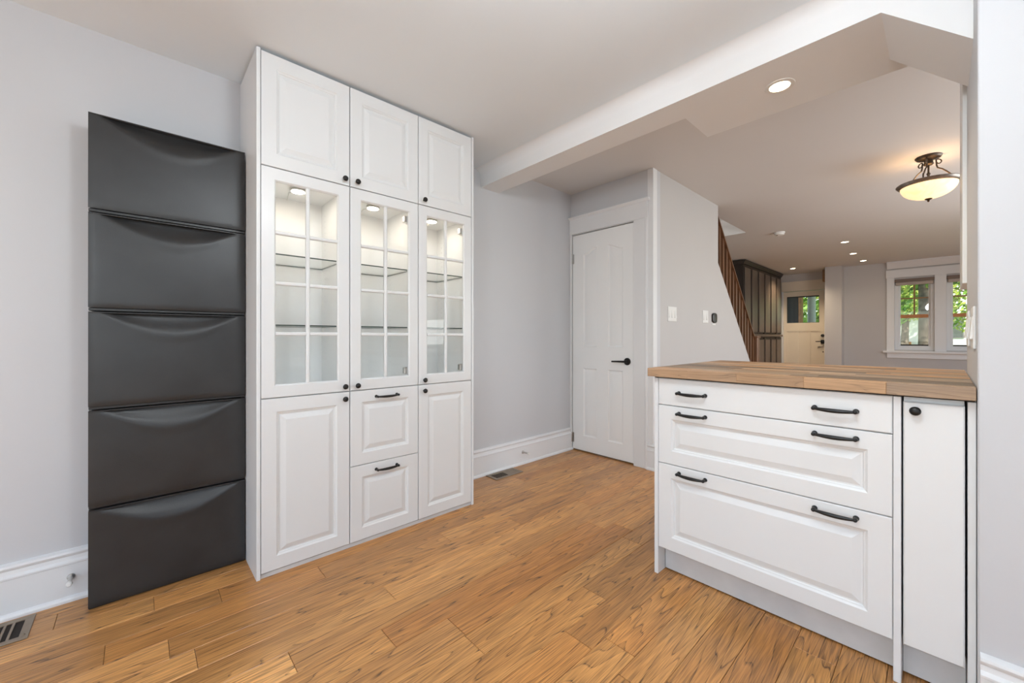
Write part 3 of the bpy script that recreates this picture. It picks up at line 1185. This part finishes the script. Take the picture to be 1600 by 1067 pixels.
pot_light(-.511, 2.154, BZ, 'lit recessed light in the dropped beam above the island', .05, 46)
pot_light(-.958, 7.40, HZ, 'small lit recessed light in the hall ceiling past the smoke alarm', .05, 10)
pot_light(-.998, 8.52, HZ, 'small lit recessed light in the middle of the hall ceiling', .05, 10)
pot_light(-.97, 9.45, HZ, 'small lit recessed light in the ceiling in front of the windows', .05, 10)
pot_light(-2.03, 9.5, HZ, 'small lit recessed light in the ceiling in front of the entry door', .05, 125)

# smoke alarm
r = thing('smoke_alarm', 'white round smoke alarm on the hall ceiling', 'smoke alarm', (-1.45, 6.1, HZ))
MB().lathe([(.062, HZ), (.062, HZ - .012), (.058, HZ - .016)], (-1.45, 6.1, 0), seg=28).build('base', 'white_plastic', r, True)
MB().lathe([(.055, HZ - .016), (.053, HZ - .034), (.04, HZ - .040), (.01, HZ - .041)], (-1.45, 6.1, 0), seg=28).build('cover', 'white_plastic', r, True)
MB().lathe([(.012, HZ - .040), (.012, HZ - .044)], (-1.47, 6.07, 0), seg=12).build('button', 'blind_box', r, True)

# semi-flush bowl lamp
LX, LY = -.075, 4.36
r = thing('bowl_ceiling_lamp', 'bronze semi-flush ceiling lamp with a glowing alabaster bowl', 'ceiling light', (LX, LY, HZ))
MB().lathe([(.072, HZ), (.074, HZ - .006), (.066, HZ - .018), (.040, HZ - .024), (.024, HZ - .03), (.026, HZ - .05), (.03, HZ - .058), (.022, HZ - .066), (.006, HZ - .07)], (LX, LY, 0), seg=28).build('canopy', 'bronze', r, True)
RZ = 2.232
MB().tube([(LX, LY, HZ - .06), (LX, LY, HZ - .12), (LX, LY, HZ - .13), (LX, LY, HZ - .15), (LX, LY, RZ - .06)], [.006, .006, .012, .006, .006], 10).build('stem', 'bronze', r, True)
for k in range(3):
    a = radians(20 + 120 * k)
    pts, rad = [], []
    for j in range(15):       # scroll
        th = pi * 1.1 + j / 14 * 1.6 * pi
        rr_ = .008 + .014 * j / 14
        pts.append((.055 + rr_ * cos(th), HZ - .05 + rr_ * sin(th)))
        rad.append(.0035 + .001 * j / 14)
    ex, ez = pts[-1]
    for (q, zz) in ((.045, HZ - .075), (.05, HZ - .092), (.075, HZ - .105), (.10, HZ - .128), (.122, HZ - .152), (.138, HZ - .158), (.142, HZ - .175), (.142, RZ + .004)):
        pts.append((q, zz))
        rad.append(.005)
    P3 = [(LX + q * cos(a), LY + q * sin(a), zz) for q, zz in pts]
    MB().tube(P3, rad, 8).build('arm', 'bronze', r, True)
MB().lathe([(.150, RZ + .004), (.160, RZ + .006), (.178, RZ + .001), (.180, RZ - .004), (.172, RZ - .014), (.158, RZ - .024), (.150, RZ - .024), (.150, RZ + .004)], (LX, LY, 0), seg=40, cap=False).build('rim', 'rim_pewter', r, True)
bw = []
for k in range(13):
    th = k / 12 * pi / 2
    bw.append((.152 * cos(th) + .004, RZ - .02 - .10 * sin(th)))
for k in range(12, -1, -1):
    th = k / 12 * pi / 2
    bw.append((.147 * cos(th) + .002, RZ - .02 - .095 * sin(th)))
MB().lathe(bw, (LX, LY, 0), seg=40, cap=False).build('bowl', 'bowl_glow', r, True, 80)
MB().lathe([(.020, RZ - .117), (.022, RZ - .122), (.012, RZ - .128), (.006, RZ - .132), (.008, RZ - .138), (.003, RZ - .144)], (LX, LY, 0), seg=16).build('finial', 'bronze', r, True)
pl = bpy.data.lights.new('bowl_bulb', 'POINT')
pl.energy = 1.2
pl.color = (1, .78, .52)
pl.shadow_soft_size = .03
po = bpy.data.objects.new('bowl_bulb', pl)
COL.objects.link(po)
po.parent = r
po.location = (.0, .03, RZ - HZ - .03)

# semi-flush globe of the dining room (above the camera's view)
GX, GY = -.28, .62
r = thing('globe_ceiling_light', 'white glass globe light close to the ceiling beside the beam', 'ceiling light', (GX, GY, CZ))
MB().lathe([(.075, CZ), (.076, CZ - .014), (.05, CZ - .03), (.03, CZ - .07), (.03, CZ - .13), (.05, CZ - .155)], (GX, GY, 0), seg=28).build('fitter', 'steel', r, True)
MB().lathe([(.13 * sin(pi * k / 16) + .0005, 2.08 - .13 * cos(pi * k / 16)) for k in range(17)], (GX, GY, 0), seg=32).build('globe', 'dome_glow', r, True)
r = thing('fill_globe', 'added white glass fill-light globe hanging in the dining room', 'ceiling light', (.15, -.95, CZ))  # unseen lamp added behind the camera to brighten ceiling and walls
MB().lathe([(.06, CZ), (.06, CZ - .02), (.01, CZ - .03)], (.15, -.95, 0), seg=24).build('canopy', 'steel', r, True)
MB().tube([(.15, -.95, CZ - .02), (.15, -.95, 1.90)], .005, 8).build('stem', 'steel', r, True)
MB().lathe([(.16 * sin(pi * k / 16) + .0005, 1.75 - .16 * cos(pi * k / 16)) for k in range(17)], (.15, -.95, 0), seg=32).build('globe', 'fill_globe_glow', r, True)

# ------------------------------------------------------------------ upper cabinet behind the stub wall
r = thing('upper_cabinet', 'white kitchen wall cabinet hung behind the island jamb', 'cabinet', (.3, YJ + .17, 1.285))
MB().cham(.0525, .62, YJ + .002, YJ + .33, 1.285, 2.30, .0015).build('body', 'cabinet_white', r)
raised_panel(lambda u, z, d: (u, YJ + .35 + d, z), .054, .335, 1.287, 2.298).build('door', 'cabinet_white', r, True, 7)
raised_panel(lambda u, z, d: (u, YJ + .35 + d, z), .338, .618, 1.287, 2.298).build('door', 'cabinet_white', r, True, 7)

# ------------------------------------------------------------------ stairs and railing
st = thing('staircase', 'dark wooden staircase rising behind the stair wall', 'stairs', (-2.1, 5.2, 0))
rise = .19
n = 0
y = 5.95
z = rise
while z < 2.2:
    MB().cham(XB + .01, XS - .102, y - rise / SL - .02, y, z - .03, z, .003).build('tread', 'stair_wood', st)
    MB().box(XB + .01, XS - .102, y - .035, y - .02, z - rise, z - .03).build('riser', 'trim_paint', st)
    z += rise
    y -= rise / SL
rl = thing('stair_railing', 'brown wooden stair railing sloping down to a newel post', 'railing', (XS - .05, 5.6, 0))
xr = XS - .05


def zlow(y):
    return 1.840 - SL * (y - 4.4)


RO = .612
y0r, y1r = 4.42, 5.69
b = MB()
for (dz0, dz1, wd) in ((RO - .055, RO, .03),):
    b.rings([[(xr - wd, y0r, zlow(y0r) + dz0), (xr + wd, y0r, zlow(y0r) + dz0), (xr + wd * .7, y0r, zlow(y0r) + dz1), (xr - wd * .7, y0r, zlow(y0r) + dz1)],
             [(xr - wd, y1r, zlow(y1r) + dz0), (xr + wd, y1r, zlow(y1r) + dz0), (xr + wd * .7, y1r, zlow(y1r) + dz1), (xr - wd * .7, y1r, zlow(y1r) + dz1)]])
b.build('handrail', 'stair_wood', rl)
b = MB()
b.rings([[(xr - .03, y0r, zlow(y0r)), (xr + .03, y0r, zlow(y0r)), (xr + .03, y0r, zlow(y0r) + .03), (xr - .03, y0r, zlow(y0r) + .03)],
         [(xr - .03, y1r, zlow(y1r)), (xr + .03, y1r, zlow(y1r)), (xr + .03, y1r, zlow(y1r) + .03), (xr - .03, y1r, zlow(y1r) + .03)]])
b.build('base_rail', 'stair_wood', rl)
nb = 13
for k in range(nb):
    y = y0r + .03 + (y1r - y0r - .06) * k / (nb - 1)
    w = .017
    a0, a1 = zlow(y - w) + .02, zlow(y + w) + .02
    c0, c1 = zlow(y - w) + RO - .045, zlow(y + w) + RO - .045
    b = MB()
    b.rings([[(xr - w, y - w, a0), (xr + w, y - w, a0), (xr + w, y + w, a1), (xr - w, y + w, a1)],
             [(xr - w, y - w, c0), (xr + w, y - w, c0), (xr + w, y + w, c1), (xr - w, y + w, c1)]])
    b.build('baluster', 'stair_wood', rl)
b = MB().cham(xr - .05, xr + .05, 5.69, 5.79, 0, 1.06, .004)
b.cham(xr - .06, xr + .06, 5.68, 5.80, 1.06, 1.085, .005)
b.build('newel_post', 'stair_wood', rl)

# ------------------------------------------------------------------ dark wardrobe along the hall
WXf = -2.37
wr = thing('wardrobe', 'dark brown built-in wardrobe with vertical boards beside the entry door', 'wardrobe', (-2.65, 8.9, 0))
wy0, wy1 = 7.72, 10.12
MB().box(XB + .003, WXf - .02, wy0, wy1, 0, 2.36).build('body', 'wardrobe_dark', wr)
MB().extr([(XB + .003, 2.35), (WXf + .005, 2.35), (WXf + .015, 2.37), (WXf + .035, 2.40), (WXf + .035, 2.415), (XB + .003, 2.415)], 'Y', wy0 - .02, wy1).build('crown', 'wardrobe_dark', wr)
MB().cham(XB + .003, WXf + .03, wy0, wy1, 1.08, 1.12, .004).build('ledge', 'wardrobe_wood', wr)
nd = 3
for k in range(nd):
    a = wy0 + .01 + (wy1 - wy0 - .02) * k / nd
    c = wy0 + .01 + (wy1 - wy0 - .02) * (k + 1) / nd - .008
    for (za, zb) in ((1.13, 2.345), (.06, 1.07)):
        d = MB().cham(WXf - .02, WXf - .004, a, c, za, zb, .002).build('door', 'wardrobe_dark', wr)
        for j in range(2):
            w = (c - a) / 2
            m0 = a + w * j + .045
            m1 = a + w * (j + 1) - .045
            MB().cham(WXf - .004, WXf + .010, m0, m1, za + .03, zb - .05, .004).build('board', 'wardrobe_wood', d)
        hz_ = za + .015 if za > 1 else zb - .025
        MB().cham(WXf - .004, WXf + .02, (a + c) / 2 - .06, (a + c) / 2 + .06, hz_ - .008, hz_ + .008, .003).build('handle', 'black_iron', d)

# ------------------------------------------------------------------ front windows
def sash_window(idx, xr_):
    x0, x1 = xr_
    z0, z1 = WZ
    w = bpy.data.objects.new('window_%d' % idx, None)
    COL.objects.link(w)
    w.location = ((x0 + x1) / 2, YW, z0)
    ORG[w.name] = Vector(w.location)
    struct(w)
    # box frame
    b = MB()
    fr = .05
    for (a, c, e, g) in ((x0, x0 + fr, z0, z1), (x1 - fr, x1, z0, z1), (x0 + fr, x1 - fr, z0, z0 + .06), (x0 + fr, x1 - fr, z1 - .06, z1)):
        b.cham(a, c, YW + .03, YW + .12, e, g, .002)
    b.build('frame', 'trim_paint', w)
    gx0, gx1 = x0 + .075, x1 - .075
    gz0, gm, gz1 = z0 + .075, 1.44, z1 - .075
    b = MB()
    for (a, c, e, g) in ((x0 + fr, gx0, z0 + .06, gm), (gx1, x1 - fr, z0 + .06, gm), (gx0, gx1, z0 + .06, gz0)):
        b.cham(a, c, YW + .05, YW + .08, e, g, .002)
    lo = b.build('lower_sash', 'trim_paint', w)
    MB().box(gx0, gx1, YW + .049, YW + .058, gz0, gz0 + .022).build('bottom_seal', 'porch_dark', lo)
    MB().box(gx0, gx1, YW + .062, YW + .066, gz0, gm - .03).build('pane', 'window_glass', lo)
    b = MB()
    for (a, c, e, g) in ((x0 + fr, gx0, gm, z1 - .06), (gx1, x1 - fr, gm, z1 - .06), (gx0, gx1, gz1, z1 - .06)):
        b.cham(a, c, YW + .08, YW + .11, e, g, .002)
    up = b.build('upper_sash', 'trim_paint', w)
    MB().cham(gx0, gx1, YW + .05, YW + .11, gm - .03, gm + .03, .003).build('meeting_rail', 'sash_orange', w)
    xm, zm_ = (gx0 + gx1) / 2, gm + .03 + (gz1 - gm - .03) * .52
    MB().box(xm - .011, xm + .011, YW + .085, YW + .105, gm + .03, gz1).build('muntin', 'sash_brown', up)
    MB().box(gx0, xm - .011, YW + .085, YW + .105, zm_ - .011, zm_ + .011).build('muntin', 'sash_brown', up)
    MB().box(xm + .011, gx1, YW + .085, YW + .105, zm_ - .011, zm_ + .011).build('muntin', 'sash_brown', up)
    for (a, c) in ((gx0, xm - .011), (xm + .011, gx1)):
        for (e, g) in ((gm + .03, zm_ - .011), (zm_ + .011, gz1)):
            MB().box(a, c, YW + .093, YW + .097, e, g).build('pane', 'window_glass', up)
    return w


sash_window(1, W1)
sash_window(2, W2)
# shared casing of the window pair, sill and apron, cornice
b = MB()
b.cham(-.705, W1[0], YW - .022, YW, .82, 2.14, .002).cham(W1[1], W2[0], YW - .022, YW, .82, 2.14, .002).cham(W2[1], .645, YW - .022, YW, .82, 2.14, .002)
b.cham(-.715, .655, YW - .026, YW, 2.14, 2.285, .003)
struct(b.build('trim_2', 'trim_paint'))
struct(MB().cham(-.75, .70, YW - .075, YW + .03, .785, .82, .004).cham(-.70, .65, YW - .024, YW, .69, .785, .003).build('trim_3', 'trim_paint'))
b = MB().extr([(YW, HZ - .12), (YW - .02, HZ - .12), (YW - .03, HZ - .10), (YW - .075, HZ - .03), (YW - .085, HZ - .02), (YW - .085, HZ), (YW, HZ)], 'X', -.70, XH)
struct(b.build('trim_4', 'trim_paint', None, True, 25))
for (xr_, lab) in ((W1, 'rolled-up grey blind at the head of the window with the trunk outside'), (W2, 'rolled-up grey blind at the head of the window beside the island jamb')):
    x0, x1 = xr_
    r = thing('roller_blind', lab, 'blind', ((x0 + x1) / 2, YW, WZ[1]), 'rolled-up window blinds')
    MB().cham(x0 + .002, x1 - .002, YW - .03, YW + .028, 2.055, 2.108, .004).build('headrail', 'blind_box', r)
    MB().cham(x0 + .012, x1 - .012, YW - .022, YW + .02, 1.995, 2.055, .01).build('rolled_fabric', 'blind_fabric', r)

# ------------------------------------------------------------------ entry door (door_2)
d2 = bpy.data.objects.new('door_2', None)
COL.objects.link(d2)
d2.location = (-2.04, YF, 0)
ORG['door_2'] = Vector(d2.location)
struct(d2)
fx0, fx1 = FD[0] + .004, FD[1] - .004
gz = (1.375, 1.945)
gx = (-2.335, -1.765)
b = MB()
b.box(fx0, gx[0], YF + .02, YF + .065, .01, 2.05).box(gx[1], fx1, YF + .02, YF + .065, .01, 2.05)
b.box(gx[0], gx[1], YF + .02, YF + .065, gz[1], 2.05).box(gx[0], gx[1], YF + .02, YF + .065, 1.19, gz[0])
b.box(gx[0], gx[1], YF + .02, YF + .065, .01, .22)
pw = [(-2.335, -2.19), (-2.13, -1.97), (-1.91, -1.765)]
b.box(-2.19, -2.13, YF + .02, YF + .065, .22, 1.19).box(-1.97, -1.91, YF + .02, YF + .065, .22, 1.19)
lf2 = b.build('door_leaf', 'front_door_cream', d2)
for (a, c) in pw:
    MB().box(a, c, YF + .034, YF + .05, .22, 1.19).build('panel', 'front_door_cream', lf2)
b = MB()
for (a, c, e, g) in ((gx[0], gx[0] + .014, *gz), (gx[1] - .006, gx[1], *gz), (gx[0], gx[1], gz[1] - .022, gz[1]), (gx[0], gx[1], gz[0], gz[0] + .006)):
    b.box(a, c, YF + .024, YF + .06, e, g)
b.build('glazing_bead', 'porch_dark', lf2)
MB().box(*gx, YF + .04, YF + .045, *gz).build('pane', 'window_glass', lf2)
MB().lathe([(.032, 0), (.030, .012), (.02, .016), (.018, .03)], (-1.708, YF + .02, 1.10), '-Y', 20).build('deadbolt', 'black_iron', lf2, True)
b = MB().cham(-1.738, -1.678, YF + .004, YF + .02, .93, 1.01, .006)
b.lathe([(.014, 0), (.014, .05)], (-1.708, YF + .006, .975), '-Y', 14)
b.tube([(-1.706, YF - .042, .975), (-1.75, YF - .044, .977), (-1.815, YF - .044, .975)], .009, 8)
b.build('lever_handle', 'black_iron', lf2, True)
MB().lathe([(.012, 0), (.011, .006)], (-1.70, YF + .02, .76), '-Y', 14).build('lower_lock', 'black_iron', lf2, True)
MB().tube([(-1.78, YF + .012, .862), (-1.74, YF - .015, .868), (-1.70, YF + .012, .885)], .008, 8).build('door_chain', 'steel', lf2, True)
b = MB().cham(FD[0] - .03, FD[0] + .003, YF - .018, YF + .02, 0, 2.06, .002).cham(FD[1] - .003, FD[1] + .09, YF - .018, YF + .02, 0, 2.06, .002)
b.build('casing', 'trim_paint', d2)
MB().cham(FD[0] - .03, -1.572, YF - .02, YF + .02, 2.06, 2.27, .003).cham(FD[0] - .03, -1.572, YF - .028, YF - .019, 2.06, 2.075, .003).build('head_casing', 'front_door_cream', d2)
r = thing('door_chime', 'brown wooden chime box high on the wall pier by the entry door', 'door chime', (-1.58, 10.0, 2.16))
MB().cham(-1.63, -1.571, 9.93, 10.07, 2.17, 2.40, .004).build('box', 'sash_brown', r)
MB().cham(-1.636, -1.629, 9.95, 10.05, 2.19, 2.38, .002).build('cover', 'blind_fabric', r)

# ------------------------------------------------------------------ outside
g = MB().box(-40, 40, 10.7, 80, -.75, -.6).build('ground', 'lawn')
struct(g)
struct(MB().box(-40, 40, 26, 33, -.6, -.58).build('street', 'pavement'))
o = thing('porch', 'covered porch with dark wall and pale column outside the entry door', 'porch', (-2.9, 11.2, -.6))
MB().cham(-3.4, -2.585, 12.7, 12.86, -.1, 2.75, .01).build('side_wall', 'porch_dark', o)
MB().cham(-2.585, -2.525, 12.66, 12.9, -.1, 2.75, .01).build('corner_post', 'house_brick', o)
MB().box(-3.4, -.9, 10.56, 13.4, 2.75, 2.9).build('roof', 'porch_white', o)
MB().box(-3.4, -.9, 10.56, 13.4, -.6, -.1).build('deck', 'pavement', o)
MB().lathe([(.12, -.1), (.12, .02), (.095, .05), (.09, 2.6), (.12, 2.7), (.12, 2.75)], (-2.40, 13.2, 0), seg=20).build('column', 'porch_white', o, True)


def tree(x, y, h, r_trunk, crown_r, crown_z, nleaf, lm, lab, seed):
    rnd = random.Random(seed)
    root = thing('tree', lab, 'tree', (x, y, -.6), 'trees outside the windows')
    pts = []
    rad = []
    for k in range(9):
        s_ = k / 8
        pts.append((x + .08 * sin(3 * s_ + seed), y + .06 * cos(2.4 * s_), -.6 + (h + .6) * s_))
        rad.append(r_trunk * (1.25 - .65 * s_) if k else r_trunk * 1.5)
    MB().tube(pts, rad, 14).build('trunk', 'bark', root, True)
    b = MB()
    for k in range(7):
        a = rnd.uniform(0, 2 * pi)
        L_ = crown_r * rnd.uniform(.6, .9)
        z_ = crown_z + rnd.uniform(-.3, .4) * crown_r
        b.tube([(x, y, z_ - .5), (x + cos(a) * L_ * .5, y + sin(a) * L_ * .5, z_), (x + cos(a) * L_, y + sin(a) * L_, z_ + .4)], [r_trunk * .35, r_trunk * .2, r_trunk * .08], 7)
    b.build('branches', 'bark', root, True)
    b = MB()
    for k in range(nleaf):
        while True:
            p = Vector((rnd.uniform(-1, 1), rnd.uniform(-1, 1), rnd.uniform(-1, 1)))
            if .25 < p.length < 1:
                break
        c = Vector((x + p.x * crown_r, y + p.y * crown_r, crown_z + p.z * crown_r * .8))
        n_ = Vector((rnd.uniform(-1, 1), rnd.uniform(-1, 1), rnd.uniform(-.2, 1))).normalized()
        u_ = n_.orthogonal().normalized()
        w_ = n_.cross(u_)
        s_ = rnd.uniform(.06, .13)
        b.add([c - u_ * s_, c - w_ * s_ * .5, c + u_ * s_, c + w_ * s_ * .5], [(0, 1, 2, 3)], rnd.choice((0, 0, 1)))
    f = b.build('foliage', lm, root)
    f['kind'] = 'stuff'


tree(-.32, 15.2, 6.0, .20, 2.3, 4.2, 6000, ['leaf_green', 'leaf_yellow'], 'thick-trunked leafy tree standing right outside the windows', 1)
tree(-2.9, 19.0, 5.5, .16, 2.4, 2.6, 6000, ['leaf_green', 'leaf_yellow'], 'leafy green tree beyond the entry porch', 2)
tree(1.9, 23.5, 6.0, .17, 2.9, 3.3, 6000, ['leaf_yellow', 'leaf_green'], 'yellow-green tree further off beyond the windows', 3)
tree(-7.9, 21.0, 6.0, .17, 2.8, 2.6, 5000, ['leaf_green', 'leaf_yellow'], 'leafy tree at the roadside past the porch', 4)
tree(-1.6, 35.3, 6.0, .17, 2.0, 3.6, 5000, ['leaf_yellow', 'leaf_green'], 'leafy roadside tree in front of the white house', 5)
h = thing('house', 'white house with grey roof across the street', 'house', (-1, 38, -.6))
MB().box(-7, 5, 38, 45, -.6, 5.2).build('wall', 'house_white', h)
MB().extr([(-7.5, 5.2), (5.5, 5.2), (-1, 8.6)], 'Y', 37.4, 45.5).build('roof', 'roof_grey', h)
MB().box(-2.1, -1.45, 37.2, 38, -.6, .75).build('porch_front', 'house_brick', h)
for xw in (-6.2, -3.9, -.2, 2.6):
    wv = MB().box(xw, xw + 1.1, 37.95, 38.02, 1.0, 2.5).build('window', 'roof_grey', h)
    MB().box(xw + .06, xw + 1.04, 37.93, 37.95, 1.06, 2.44).build('pane', 'window_glass', wv)

bpy.context.view_layer.update()
